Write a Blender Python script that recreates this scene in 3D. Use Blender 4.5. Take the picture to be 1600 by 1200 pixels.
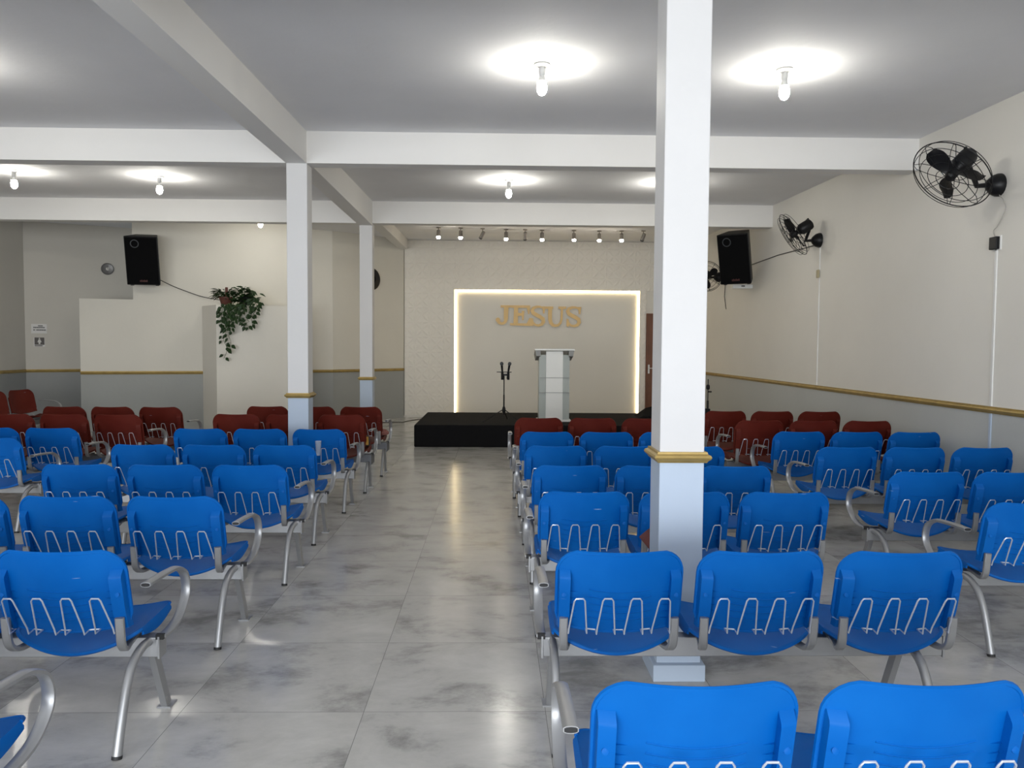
import bpy, bmesh, math, random
from mathutils import Vector, Matrix
random.seed(7)
C = bpy.context.scene.collection
PI = math.pi
for o in list(bpy.data.objects): bpy.data.objects.remove(o)

# ------------------------------------------------------------------ camera
def camera():
    yaw, pit, roll = map(math.radians, (1.2287, 2.7622, -0.3953))
    cy, sy = math.cos(yaw), math.sin(yaw)
    f = Vector((sy*math.cos(pit), cy*math.cos(pit), -math.sin(pit)))
    r = Vector((cy, -sy, 0)); d = f.cross(r)
    r2 = r*math.cos(roll) + d*math.sin(roll); d2 = -r*math.sin(roll) + d*math.cos(roll)
    u = -d2; b = -f
    cam = bpy.data.objects.new('camera', bpy.data.cameras.new('camera')); C.objects.link(cam)
    cam.matrix_world = Matrix(((r2.x, u.x, b.x, 0), (r2.y, u.y, b.y, 0), (r2.z, u.z, b.z, 1.61), (0, 0, 0, 1)))
    cam.data.sensor_width = 36; cam.data.lens = 1215/1600*36
    cam.data.clip_start = .05; cam.data.clip_end = 100
    bpy.context.scene.camera = cam
camera()

# ------------------------------------------------------------------ light and exposure
sc = bpy.context.scene
sc.view_settings.view_transform = 'Standard'; sc.view_settings.look = 'None'
sc.view_settings.gamma = 1; sc.view_settings.use_curve_mapping = False
sc.view_settings.exposure = 0.0
w = bpy.data.worlds.new('sky'); sc.world = w; w.use_nodes = True
w.node_tree.nodes['Background'].inputs[0].default_value = (.75, .87, 1, 1)
w.node_tree.nodes['Background'].inputs[1].default_value = .6
def area(name, loc, rot, sx, sy, power, col):
    l = bpy.data.lights.new(name, 'AREA'); l.shape = 'RECTANGLE'; l.size = sx; l.size_y = sy; l.energy = power; l.color = col
    o = bpy.data.objects.new(name, l); C.objects.link(o); o.location = loc; o.rotation_euler = rot
    return o
# daylight entering through the wide street entrance behind the camera
area('entrance_daylight', (-2.2, -6.25, 1.5), (PI/2, 0, 0), 10.6, 2.8, 1000, (.93, .965, 1))
BULB, SPOT, LED = 265.0, 90.0, 8.0

# ------------------------------------------------------------------ materials
def mat(name, col, rough=.6, metal=0, spec=.5, emit=None, es=0, alpha=1, trans=0):
    m = bpy.data.materials.new(name); m.use_nodes = True
    b = m.node_tree.nodes['Principled BSDF']
    b.inputs['Base Color'].default_value = (*col, 1); b.inputs['Roughness'].default_value = rough
    b.inputs['Metallic'].default_value = metal; b.inputs['Specular IOR Level'].default_value = spec
    b.inputs['Alpha'].default_value = alpha; b.inputs['Transmission Weight'].default_value = trans
    if emit: b.inputs['Emission Color'].default_value = (*emit, 1); b.inputs['Emission Strength'].default_value = es
    return m
def N(m, t, **k):
    n = m.node_tree.nodes.new(t)
    for a, v in k.items(): setattr(n, a, v)
    return n
def noise_var(m, scale, amt, bump=0, detail=4, rough=None):
    """mild procedural mottling of the base colour, optional fine bump"""
    nt = m.node_tree; b = nt.nodes['Principled BSDF']; col = b.inputs['Base Color'].default_value[:]
    g = N(m, 'ShaderNodeNewGeometry'); n = N(m, 'ShaderNodeTexNoise'); n.inputs['Scale'].default_value = scale; n.inputs['Detail'].default_value = detail
    nt.links.new(g.outputs['Position'], n.inputs['Vector'])
    mx = N(m, 'ShaderNodeMix', data_type='RGBA')
    mx.inputs[6].default_value = tuple(c*(1-amt) for c in col[:3])+(1,); mx.inputs[7].default_value = tuple(min(1, c*(1+amt)) for c in col[:3])+(1,)
    nt.links.new(n.outputs['Fac'], mx.inputs[0]); nt.links.new(mx.outputs[2], b.inputs['Base Color'])
    if bump:
        bp = N(m, 'ShaderNodeBump'); bp.inputs['Strength'].default_value = bump; bp.inputs['Distance'].default_value = .01
        n2 = N(m, 'ShaderNodeTexNoise'); n2.inputs['Scale'].default_value = scale*12; n2.inputs['Detail'].default_value = 5
        nt.links.new(g.outputs['Position'], n2.inputs['Vector']); nt.links.new(n2.outputs['Fac'], bp.inputs['Height']); nt.links.new(bp.outputs[0], b.inputs['Normal'])
    return m
def two_tone(name, up, low, zsplit=1.07, rough=.55):
    """painted wall: pale paint over a grey-blue dado band"""
    m = mat(name, up, rough, spec=.35); nt = m.node_tree; b = nt.nodes['Principled BSDF']
    g = N(m, 'ShaderNodeNewGeometry'); s = N(m, 'ShaderNodeSeparateXYZ'); nt.links.new(g.outputs['Position'], s.inputs[0])
    lt = N(m, 'ShaderNodeMath', operation='LESS_THAN'); lt.inputs[1].default_value = zsplit; nt.links.new(s.outputs[2], lt.inputs[0])
    n = N(m, 'ShaderNodeTexNoise'); n.inputs['Scale'].default_value = 1.3; n.inputs['Detail'].default_value = 5; nt.links.new(g.outputs['Position'], n.inputs['Vector'])
    mr = N(m, 'ShaderNodeMapRange'); mr.inputs[3].default_value = .94; mr.inputs[4].default_value = 1.05; nt.links.new(n.outputs['Fac'], mr.inputs[0])
    mx = N(m, 'ShaderNodeMix', data_type='RGBA'); mx.inputs[6].default_value = (*up, 1); mx.inputs[7].default_value = (*low, 1); nt.links.new(lt.outputs[0], mx.inputs[0])
    ml = N(m, 'ShaderNodeVectorMath', operation='SCALE'); nt.links.new(mx.outputs[2], ml.inputs[0]); nt.links.new(mr.outputs[0], ml.inputs['Scale'])
    nt.links.new(ml.outputs[0], b.inputs['Base Color'])
    bp = N(m, 'ShaderNodeBump'); bp.inputs['Strength'].default_value = .12; bp.inputs['Distance'].default_value = .01
    n2 = N(m, 'ShaderNodeTexNoise'); n2.inputs['Scale'].default_value = 18; n2.inputs['Detail'].default_value = 6
    nt.links.new(g.outputs['Position'], n2.inputs['Vector']); nt.links.new(n2.outputs['Fac'], bp.inputs['Height']); nt.links.new(bp.outputs[0], b.inputs['Normal'])
    return m
def floor_mat():
    m = mat('polished_cement_tile', (.3, .3, .29), .28, spec=.5); nt = m.node_tree; b = nt.nodes['Principled BSDF']
    g = N(m, 'ShaderNodeNewGeometry'); s = N(m, 'ShaderNodeSeparateXYZ'); nt.links.new(g.outputs['Position'], s.inputs[0])
    def cell(out, off):
        a = N(m, 'ShaderNodeMath', operation='SUBTRACT'); nt.links.new(out, a.inputs[0]); a.inputs[1].default_value = off
        d = N(m, 'ShaderNodeMath', operation='DIVIDE'); nt.links.new(a.outputs[0], d.inputs[0]); d.inputs[1].default_value = .8
        fl = N(m, 'ShaderNodeMath', operation='FLOOR'); nt.links.new(d.outputs[0], fl.inputs[0])
        fr = N(m, 'ShaderNodeMath', operation='FRACT'); nt.links.new(d.outputs[0], fr.inputs[0])
        pp = N(m, 'ShaderNodeMath', operation='PINGPONG'); nt.links.new(fr.outputs[0], pp.inputs[0]); pp.inputs[1].default_value = .5
        return fl, pp
    fx, px = cell(s.outputs[0], -1.37); fy, py = cell(s.outputs[1], 3.36)
    mn = N(m, 'ShaderNodeMath', operation='MINIMUM'); nt.links.new(px.outputs[0], mn.inputs[0]); nt.links.new(py.outputs[0], mn.inputs[1])
    gr = N(m, 'ShaderNodeMath', operation='LESS_THAN'); nt.links.new(mn.outputs[0], gr.inputs[0]); gr.inputs[1].default_value = .0017
    cb = N(m, 'ShaderNodeCombineXYZ'); nt.links.new(fx.outputs[0], cb.inputs[0]); nt.links.new(fy.outputs[0], cb.inputs[1])
    wn = N(m, 'ShaderNodeTexWhiteNoise', noise_dimensions='3D'); nt.links.new(cb.outputs[0], wn.inputs['Vector'])
    off = N(m, 'ShaderNodeVectorMath', operation='MULTIPLY_ADD'); nt.links.new(wn.outputs['Color'], off.inputs[0]); off.inputs[1].default_value = (7, 7, 7); nt.links.new(g.outputs['Position'], off.inputs[2])
    st = N(m, 'ShaderNodeVectorMath', operation='MULTIPLY'); nt.links.new(off.outputs[0], st.inputs[0]); st.inputs[1].default_value = (1.0, 1.35, 1)
    n1 = N(m, 'ShaderNodeTexNoise'); n1.inputs['Scale'].default_value = 2.2; n1.inputs['Detail'].default_value = 10; n1.inputs['Roughness'].default_value = .66; n1.inputs['Distortion'].default_value = .25
    nt.links.new(st.outputs[0], n1.inputs['Vector'])
    cr = N(m, 'ShaderNodeValToRGB'); e = cr.color_ramp.elements
    e[0].position = .33; e[0].color = (.27, .266, .255, 1); e[1].position = .72; e[1].color = (.60, .59, .565, 1)
    k = e.new(.48); k.color = (.49, .48, .46, 1)
    nt.links.new(n1.outputs['Fac'], cr.inputs[0])
    mx = N(m, 'ShaderNodeMix', data_type='RGBA'); nt.links.new(gr.outputs[0], mx.inputs[0]); nt.links.new(cr.outputs[0], mx.inputs[6]); mx.inputs[7].default_value = (.22, .218, .21, 1)
    nt.links.new(mx.outputs[2], b.inputs['Base Color'])
    rr = N(m, 'ShaderNodeMapRange'); nt.links.new(n1.outputs['Fac'], rr.inputs[0]); rr.inputs[3].default_value = .13; rr.inputs[4].default_value = .25; nt.links.new(rr.outputs[0], b.inputs['Roughness'])
    bp = N(m, 'ShaderNodeBump', invert=True); bp.inputs['Strength'].default_value = .2; bp.inputs['Distance'].default_value = .004
    nt.links.new(gr.outputs[0], bp.inputs['Height']); nt.links.new(bp.outputs[0], b.inputs['Normal'])
    return m
def plastic(name, col, light):
    m = mat(name, col, .48, spec=.12); nt = m.node_tree; b = nt.nodes['Principled BSDF']
    oi = N(m, 'ShaderNodeObjectInfo'); tc = N(m, 'ShaderNodeTexCoord')
    n = N(m, 'ShaderNodeTexNoise', noise_dimensions='4D'); n.inputs['Scale'].default_value = 5; n.inputs['Detail'].default_value = 6
    nt.links.new(tc.outputs['Object'], n.inputs['Vector']); nt.links.new(oi.outputs['Random'], n.inputs['W'])
    cr = N(m, 'ShaderNodeValToRGB'); e = cr.color_ramp.elements
    e[0].position = .4; e[0].color = (*col, 1); e[1].position = .95; e[1].color = (*light, 1)
    nt.links.new(n.outputs['Fac'], cr.inputs[0])
    mp = N(m, 'ShaderNodeMapping'); mp.inputs['Rotation'].default_value = (.2, .45, .1); mp.inputs['Scale'].default_value = (5, 5, 60); nt.links.new(tc.outputs['Object'], mp.inputs[0])
    n2 = N(m, 'ShaderNodeTexNoise', noise_dimensions='4D'); n2.inputs['Scale'].default_value = 1.6; n2.inputs['Detail'].default_value = 1; nt.links.new(mp.outputs[0], n2.inputs['Vector'])
    w_ = N(m, 'ShaderNodeMath', operation='MULTIPLY'); w_.inputs[1].default_value = 40; nt.links.new(oi.outputs['Random'], w_.inputs[0]); nt.links.new(w_.outputs[0], n2.inputs['W'])
    sr = N(m, 'ShaderNodeMapRange'); sr.inputs[1].default_value = .775; sr.inputs[2].default_value = .80; sr.inputs[4].default_value = .6; nt.links.new(n2.outputs['Fac'], sr.inputs[0])
    mx = N(m, 'ShaderNodeMix', data_type='RGBA'); mx.inputs[7].default_value = (.40, .50, .62, 1); nt.links.new(sr.outputs[0], mx.inputs[0]); nt.links.new(cr.outputs[0], mx.inputs[6])
    nt.links.new(mx.outputs[2], b.inputs['Base Color'])      # sparse pale scratches
    return m
WALL_UP, DADO = (.76, .735, .68), (.47, .485, .475)
M = dict(
    wall=two_tone('painted_wall', WALL_UP, DADO), column=two_tone('painted_column', (.655, .65, .65), (.455, .535, .645), 1.07),
    wall_shaded=two_tone('shaded_painted_wall', (.69, .66, .585), (.34, .35, .335)), wall_dim=two_tone('deep_shaded_painted_wall', (.58, .545, .48), (.30, .305, .295)),  # left and back-left walls: dimness painted in as darker wall and dado colours
    plain=noise_var(mat('white_paint', (.76, .73, .66), .6, spec=.3), 1.2, .04, .1), beam=noise_var(mat('beam_paint', (.8, .785, .76), .6, spec=.3), 1.2, .04, .1),
    ceil=noise_var(mat('ceiling_plaster', (.81, .81, .825), .8, spec=.2), 1.5, .06, .15), floor=floor_mat(),
    relief=mat('plaster_relief', (.83, .79, .71), .6, spec=.3), gold=noise_var(mat('gold_moulding', (.38, .265, .085), .42, .35), 9, .35, .1),
    blue=plastic('blue_plastic', (.0, .098, .395), (.004, .128, .46)), red=plastic('dark_red_plastic', (.098, .012, .007), (.13, .022, .014)),
    steel=noise_var(mat('silver_paint_steel', (.36, .365, .375), .40, .6), 20, .06), wire=mat('bright_wire', (.62, .66, .74), .3, .55),
    dark_steel=mat('grey_steel_plate', (.16, .165, .18), .45, .5), rubber=mat('black_rubber', (.012, .012, .013), .6),
    black=mat('black_plastic', (.007, .007, .008), .42, spec=.28), cloth=noise_var(mat('black_stage_carpet', (.008, .008, .009), .95, spec=.15), 30, .3), grille=mat('black_speaker_grille', (.003, .003, .0035), .75, spec=.08),
    ring=mat('dark_grey_ring', (.05, .055, .06), .4), logo=mat('dull_red_logo', (.09, .025, .022), .5), white=mat('white_plastic', (.78, .78, .76), .4),
    acryl=mat('frosted_acrylic', (.55, .60, .58), .35, alpha=.72), lectern=mat('white_lectern_panel', (.80, .80, .77), .4),
    greyedge=mat('grey_panel_edge', (.27, .27, .26), .5), wood=noise_var(mat('mdf_wood', (.80, .55, .23), .5), 7, .12), wood_edge=mat('mdf_edge', (.32, .17, .06), .6),
    door=noise_var(mat('brown_door_wood', (.17, .062, .026), .45), 5, .25), paper=mat('white_paper', (.72, .70, .67), .7), ink=mat('black_ink', (.03, .03, .03), .6),
    sign=mat('dark_brown_sign', (.045, .032, .02), .45), figure=mat('pale_figure', (.62, .60, .55), .5), terra=mat('terracotta_pot', (.10, .028, .018), .6),
    leaf=noise_var(mat('green_leaf', (.017, .040, .011), .5, spec=.2), 14, .6), vine=mat('vine_stem', (.07, .09, .03), .6),
    bulb=mat('lit_bulb', (1, 1, 1), .5, emit=(1, .965, .87), es=BULB), spot=mat('lit_spot_lens', (1, 1, 1), .5, emit=(1, .90, .74), es=SPOT), led=mat('warm_led_strip', (1, .9, .7), .5, emit=(1, .80, .46), es=LED),
    offlens=mat('unlit_lens', (.10, .095, .09), .3), spotbody=mat('grey_spot_body', (.28, .255, .23), .45, .3), cable=mat('dark_cable', (.06, .055, .05), .6), palecable=mat('pale_cable', (.42, .40, .36), .6),
    cup=mat('clear_cup', (.75, .82, .9), .2, alpha=.32), book=mat('dark_red_cover', (.10, .014, .01), .5), page=mat('cream_page_edge', (.55, .40, .28), .8),
    yellow=mat('yellow_fabric', (.55, .30, .05), .7), pouch=noise_var(mat('patterned_cloth', (.30, .12, .10), .8), 60, .9), metalgrey=mat('grey_clock_rim', (.16, .155, .15), .4, .4), face=mat('clock_face', (.28, .27, .25), .5), plug=mat('beige_plug', (.42, .36, .22), .5), asphalt=mat('street_paving', (.2, .2, .2), .9),
)

# ------------------------------------------------------------------ mesh helpers
class MB:
    def __init__(s): s.v = []; s.f = []
    def add(s, vs, fs):
        o = len(s.v); s.v += [tuple(p) for p in vs]; s.f += [tuple(i+o for i in f) for f in fs]; return s
    def hexa(s, p):   # 8 points: bottom 4 ccw, top 4 ccw
        return s.add(p, [(3, 2, 1, 0), (4, 5, 6, 7), (0, 1, 5, 4), (1, 2, 6, 5), (2, 3, 7, 6), (3, 0, 4, 7)])
    def box(s, x0, x1, y0, y1, z0, z1):
        return s.hexa([(x0, y0, z0), (x1, y0, z0), (x1, y1, z0), (x0, y1, z0), (x0, y0, z1), (x1, y0, z1), (x1, y1, z1), (x0, y1, z1)])
    def prism(s, poly, z0, z1):     # footprint in xy, ccw; z0, z1 numbers or functions
        a = [(x, y, z0(x, y) if callable(z0) else z0) for x, y in poly]; b = [(x, y, z1(x, y) if callable(z1) else z1) for x, y in poly]; n = len(poly)
        return s.add(a+b, [tuple(range(n-1, -1, -1)), tuple(range(n, 2*n))]+[(i, (i+1) % n, n+(i+1) % n, n+i) for i in range(n)])
    def plate(s, poly, mtx, t):     # polygon in local xy extruded by t along local z, placed by a matrix
        n = len(poly); vs = [mtx @ Vector((x, y, 0)) for x, y in poly]+[mtx @ Vector((x, y, t)) for x, y in poly]
        return s.add(vs, [tuple(range(n-1, -1, -1)), tuple(range(n, 2*n))]+[(i, (i+1) % n, n+(i+1) % n, n+i) for i in range(n)])
    def sweep(s, path, prof, side=None, closed=False, caps=True):
        P = [Vector(p) for p in path]; n = len(P); k = len(prof); vs = []; up = None
        for i in range(n):
            a = P[(i-1) % n] if closed or i else P[0]; b = P[(i+1) % n] if closed or i < n-1 else P[-1]
            t = (b-a).normalized()
            if side is not None: sx = Vector(side); sx = (sx-t*sx.dot(t)).normalized()
            else:
                if up is None: up = Vector((0, 0, 1)) if abs(t.z) < .9 else Vector((1, 0, 0))
                sx = t.cross(up).normalized(); up = sx.cross(t).normalized()
            sy = t.cross(sx)
            vs += [P[i]+sx*q[0]+sy*q[1] for q in prof]
        fs = []
        for i in range(n if closed else n-1):
            for j in range(k):
                a, b = i*k+j, i*k+(j+1) % k; i2 = ((i+1) % n)*k
                fs.append((a, b, i2+(j+1) % k, i2+j))
        if caps and not closed: fs += [tuple(range(k-1, -1, -1)), tuple((n-1)*k+j for j in range(k))]
        return s.add(vs, fs)
    def tube(s, path, r, seg=8, **k):
        return s.sweep(path, [(r*math.cos(2*PI*j/seg), r*math.sin(2*PI*j/seg)) for j in range(seg)], **k)
    def lathe(s, prof, mtx=None, seg=20):     # (r, z) list
        mtx = mtx or Matrix(); vs = []; fs = []; n = len(prof)
        for r, z in prof:
            vs += [mtx @ Vector((r*math.cos(2*PI*j/seg), r*math.sin(2*PI*j/seg), z)) for j in range(seg)]
        for i in range(n-1):
            fs += [(i*seg+j, i*seg+(j+1) % seg, (i+1)*seg+(j+1) % seg, (i+1)*seg+j) for j in range(seg)]
        fs += [tuple(range(seg-1, -1, -1)), tuple((n-1)*seg+j for j in range(seg))]
        return s.add(vs, fs)
    def sheet(s, fn, us, vs_, t):   # fn(u, v) -> (point, normal); closed slab of thickness t
        nu, nv = len(us), len(vs_); A = []; B = []
        for v in vs_:
            for u in us:
                p, n = fn(u, v); p = Vector(p); n = Vector(n).normalized(); A.append(p+n*t/2); B.append(p-n*t/2)
        N_ = nu*nv; fs = []
        for j in range(nv-1):
            for i in range(nu-1):
                a = j*nu+i; fs.append((a, a+1, a+nu+1, a+nu)); fs.append((N_+a, N_+a+nu, N_+a+nu+1, N_+a+1))
        rim = [i for i in range(nu)]+[j*nu+nu-1 for j in range(1, nv)]+[(nv-1)*nu+i for i in range(nu-2, -1, -1)]+[j*nu for j in range(nv-2, 0, -1)]
        for q in range(len(rim)):
            a, b = rim[q], rim[(q+1) % len(rim)]; fs.append((b, a, N_+a, N_+b))
        return s.add(A+B, fs)
    def build(s, name, m, parent=None, smooth=True, bevel=0, fix=True):
        me = bpy.data.meshes.new(name); me.from_pydata(s.v, [], s.f)
        if fix:
            bm = bmesh.new(); bm.from_mesh(me); bmesh.ops.recalc_face_normals(bm, faces=bm.faces[:]); bm.to_mesh(me); bm.free()
        me.materials.append(m)
        o = bpy.data.objects.new(name, me); C.objects.link(o)
        if parent: o.parent = parent
        if smooth:
            me.polygons.foreach_set('use_smooth', [True]*len(me.polygons)); me.set_sharp_from_angle(angle=math.radians(38))
        if bevel:
            b = o.modifiers.new('bevel', 'BEVEL'); b.width = bevel; b.segments = 2; b.limit_method = 'ANGLE'; b.angle_limit = math.radians(40)
        return o
def tag(o, label, cat, group=None, kind=None):
    o['label'] = label; o['category'] = cat
    if group: o['group'] = group
    if kind: o['kind'] = kind
    return o
def thing(name, label, cat, loc=(0, 0, 0), rotz=0, group=None):
    o = bpy.data.objects.new(name, None); C.objects.link(o); o.location = loc; o.rotation_euler = (0, 0, rotz); o.empty_display_size = .1
    return tag(o, label, cat, group)
def struct(o, label, cat):
    return tag(o, label, cat, kind='structure')
def copy_tree(o, parent=None):
    c = o.copy(); C.objects.link(c)
    if parent is not None: c.parent = parent
    for ch in list(o.children): copy_tree(ch, c)
    return c
def frame(n, up=(0, 0, 1)):      # rotation whose +Z is n, +Y near up
    n = Vector(n).normalized(); x = Vector(up).cross(n).normalized(); y = n.cross(x)
    return Matrix(((x.x, y.x, n.x), (x.y, y.y, n.y), (x.z, y.z, n.z))).to_4x4()
def T(*p): return Matrix.Translation(Vector(p))

# ------------------------------------------------------------------ the room
CZ = lambda x, y: 3.80+.0185*(y-8.12)
struct(MB().box(-9.3, 4.7, -6.5, 18, -.1, 0).build('floor', M['floor'], smooth=False), 'grey cement-look floor tiles with cloudy pattern', 'floor')
struct(MB().prism([(-9.3, -6.5), (4.7, -6.5), (4.7, 18), (-9.3, 18)], CZ, lambda x, y: CZ(x, y)+.15).build('ceiling', M['ceil'], smooth=False), 'grey plastered ceiling between white beams', 'ceiling')
struct(MB().box(4.4, 4.55, -6.5, 18, 0, 3.99).build('wall_right', M['wall'], smooth=False), 'long white side wall with grey band below gold moulding', 'wall')
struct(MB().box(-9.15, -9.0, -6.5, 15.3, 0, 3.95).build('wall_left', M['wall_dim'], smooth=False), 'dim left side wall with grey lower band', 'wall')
# entrance wall behind the camera with its wide opening
b = MB(); b.box(-9.15, -7.6, -6.5, -6.3, 0, 3.56); b.box(3.2, 4.55, -6.5, -6.3, 0, 3.56); b.box(-7.6, 3.2, -6.5, -6.3, 2.95, 3.56)
struct(b.build('wall_front', M['wall'], smooth=False), 'entrance wall with a wide opening to the street', 'wall')
struct(MB().box(-14, 10, -16, -6.5, -.12, -.02).build('street_pavement', M['asphalt'], smooth=False), 'paved street outside the entrance', 'pavement')
# back wall: smooth centre, relief panels proud of it
PX0, PX1, PZ = -.93, 3.25, 2.88
wb = struct(MB().box(-2.06, 4.55, 17.6, 17.75, 0, 3.99).build('wall_back', M['plain'], smooth=False), 'smooth pale wall behind the stage, framed by petal relief panels', 'wall')
def relief(x0, x1, z0, z1, name):
    s = .022; nx = max(2, round((x1-x0)/s)); nz = max(2, round((z1-z0)/s)); c = .33
    vs = []; fs = []
    for j in range(nz+1):
        for i in range(nx+1):
            x = x0+(x1-x0)*i/nx; z = z0+(z1-z0)*j/nz
            u = ((x/c) % 1)*2-1; v = ((z/c) % 1)*2-1; a = math.atan2(v, u); r = math.hypot(u, v)
            h = 0
            for k in range(8):           # eight lens petals around the tile centre, ridged in the middle
                da = math.atan2(math.sin(a-k*PI/4), math.cos(a-k*PI/4)); L = 1.0 if k % 2 == 0 else 1.38
                t = r/L
                if t < 1 and abs(da) < PI/2:
                    hw_ = .20*math.sin(PI*t)
                    d = abs(r*math.sin(da))
                    if d < hw_: h = max(h, .012*(1-d/hw_)*math.sin(PI*t)**.5)
            edge = i in (0, nx) or j in (0, nz)
            vs.append((x, 17.565-(0 if edge else h), z))
    w_ = nx+1
    for j in range(nz):
        for i in range(nx): a = j*w_+i; fs.append((a, a+1, a+w_+1, a+w_))
    b = MB().add(vs, fs)
    rim = [i for i in range(w_)]+[j*w_+nx for j in range(1, nz+1)]+[nz*w_+i for i in range(nx-1, -1, -1)]+[j*w_ for j in range(nz-1, 0, -1)]
    o = len(b.v); b.v += [(vs[i][0], 17.6, vs[i][2]) for i in rim]; n = len(rim)
    b.f += [(rim[(q+1) % n], rim[q], o+q, o+(q+1) % n) for q in range(n)]
    return b.build('relief_panel', M['relief'], wb, smooth=False, fix=False)
relief(-2.05, PX0, .0, 3.97, 0); relief(PX0, PX1, PZ, 3.97, 0); relief(PX1, 3.40, 0, PZ, 0); relief(PX1, 4.39, PZ, 3.97, 0)
# staggered walls on the back left
def wall_seg(name, p0, p1, z0, z1, label, t=.12, m='wall'):
    d = Vector((p1[0]-p0[0], p1[1]-p0[1])).normalized(); n = Vector((-d.y, d.x))*t
    return struct(MB().prism([p0, p1, (p1[0]+n.x, p1[1]+n.y), (p0[0]+n.x, p0[1]+n.y)], z0, z1).build(name, M[m], smooth=False), label, 'wall')
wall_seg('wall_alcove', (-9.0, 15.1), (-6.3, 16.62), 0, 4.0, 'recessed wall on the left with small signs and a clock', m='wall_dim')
p = lambda x: (x, 14.27+.265*(x+7.55))
b = MB(); t = .12
b.prism([p(-7.53), p(-6.67), (p(-6.67)[0], p(-6.67)[1]+t), (p(-7.53)[0], p(-7.53)[1]+t)], 0, 2.425)
b.prism([p(-6.67), p(-3.88), (-3.88, 16.0), (-4.0, 16.0), (-4.0, p(-4.0)[1]+t), (p(-6.67)[0], p(-6.67)[1]+t)], 0, 4.0)
struct(b.build('wall_stepped', M['wall_shaded'], smooth=False), 'stepped white wall carrying the left loudspeaker', 'wall')
struct(MB().prism([(-3.9, 15.9), (-3.35, 16.1), (-2.06, 17.5), (-2.06, 17.75), (-2.3, 17.75), (-3.42, 16.25), (-3.9, 16.05)], 0, 3.98).build('wall_corner', M['wall_shaded'], smooth=False), 'angled wall left of the stage with grey lower band', 'wall')
struct(MB().prism([(-5.52, 14.79), (-5.05, 14.2), (-3.62, 14.57), (-3.9, 15.2)], 0, 2.325).build('wall_ledge', M['plain'], smooth=False), 'low white boxed-in wall with plants on its top', 'wall')
# beams
def beam(x0, x1, y0, y1, zb, label):
    return struct(MB().prism([(x0, y0), (x1, y0), (x1, y1), (x0, y1)], zb, lambda x, y: CZ(x, y)+.02).build('beam', M['beam'], smooth=False), label, 'beam')
beam(-9, 4.4, 8.12, 8.33, 3.475, 'first white cross beam over the left column')
beam(-9, 4.4, 12.4, 12.6, 3.535, 'second white cross beam in front of the stage bay')
beam(-9, 4.4, 3.69, 3.9, 3.40, 'white cross beam over the big near column')
beam(-2.16, -1.95, 3.9, 8.12, lambda x, y: 3.475+.01*(y-8.12), 'long white beam running from the front to the left column')
beam(-2.16, -1.95, 8.33, 12.4, 3.50, 'white beam joining the left and far columns')
beam(-2.16, -1.97, 12.6, 17.45, lambda x, y: CZ(x, y)-.22, 'shallow beam from the far column to the back wall')
beam(-2.16, -1.95, -6.3, 3.69, 3.40, 'long beam overhead near the entrance')
# columns
def column(x0, x1, y0, y1, ztop, label, base=False):
    o = struct(MB().box(x0, x1, y0, y1, 0, ztop).build('column', M['column'], smooth=False, bevel=.006), label, 'column')
    pr = [(0, -.026), (.010, -.026), (.016, -.016), (.026, -.008), (.030, 0), (.026, .010), (.014, .016), (.012, .026), (0, .026)]
    cx, cy, hx, hy = (x0+x1)/2, (y0+y1)/2, (x1-x0)/2, (y1-y0)/2; b = MB(); vs = []; fs = []; k = len(pr)
    for sx, sy in ((-1, -1), (1, -1), (1, 1), (-1, 1)):
        vs += [(cx+sx*(hx+q[0]), cy+sy*(hy+q[0]), 1.085+q[1]) for q in pr]
    for i in range(4):
        for j in range(k-1): a = i*k+j; c = ((i+1) % 4)*k+j; fs.append((a, c, c+1, a+1))
    b.add(vs, fs).build('gold_moulding', M['gold'], o, smooth=False)
    if base: MB().box(x0-.022, x1+.015, y0-.035, y1+.03, 0, .082).build('base_block', M['column'], o, smooth=False, bevel=.004)
    return o
column(.79, 1.005, 3.69, 3.905, 3.40, 'large white column in the right seating block, with gold band', True)
column(-2.158, -1.945, 8.12, 8.33, 3.475, 'white column on the left among the seats, with gold band')
column(-2.155, -1.953, 12.4, 12.6, 3.535, 'far thin white column left of the stage, with gold band')
# gold moulding rails
def rail(name, pts, label, z=1.078):
    b = MB()
    pr = [(0, -.03), (.012, -.03), (.018, -.016), (.026, -.01), (.03, .002), (.024, .014), (.012, .018), (.012, .03), (0, .03)]
    for q in range(len(pts)-1):
        p0, p1 = Vector(pts[q]), Vector(pts[q+1]); d = (p1-p0).normalized(); n = Vector((d.y, -d.x)); k = len(pr)
        vs = [(p_.x+n.x*a, p_.y+n.y*a, z+c) for p_ in (p0, p1) for a, c in pr]
        b.add(vs, [(j, (j+1) % k, k+(j+1) % k, k+j) for j in range(k)]+[tuple(range(k)), tuple(range(2*k-1, k-1, -1))])
    return struct(b.build(name, M['gold'], smooth=False), label, 'moulding')
rail('trim_1', [(4.4, 17.5), (4.4, -6.3)], 'gold moulding along the right wall')
rail('trim_2', [(-9.0, -6.3), (-9.0, 15.1)], 'gold moulding on the left side wall')
rail('trim_3', [(-9.0, 15.1), (-7.6, 15.888)], 'gold moulding below the small signs')
rail('trim_4', [p(-7.53), p(-5.5)], 'gold moulding on the stepped wall')
rail('trim_5', [(-3.88, 15.91), (-3.35, 16.1), (-2.06, 17.5)], 'gold moulding on the angled wall left of the stage')
struct(MB().box(-2.06, -.9, 17.535, 17.56, 0, .05).build('baseboard_back', M['plain'], smooth=False), 'low pale baseboard of the back wall', 'baseboard')
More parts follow.
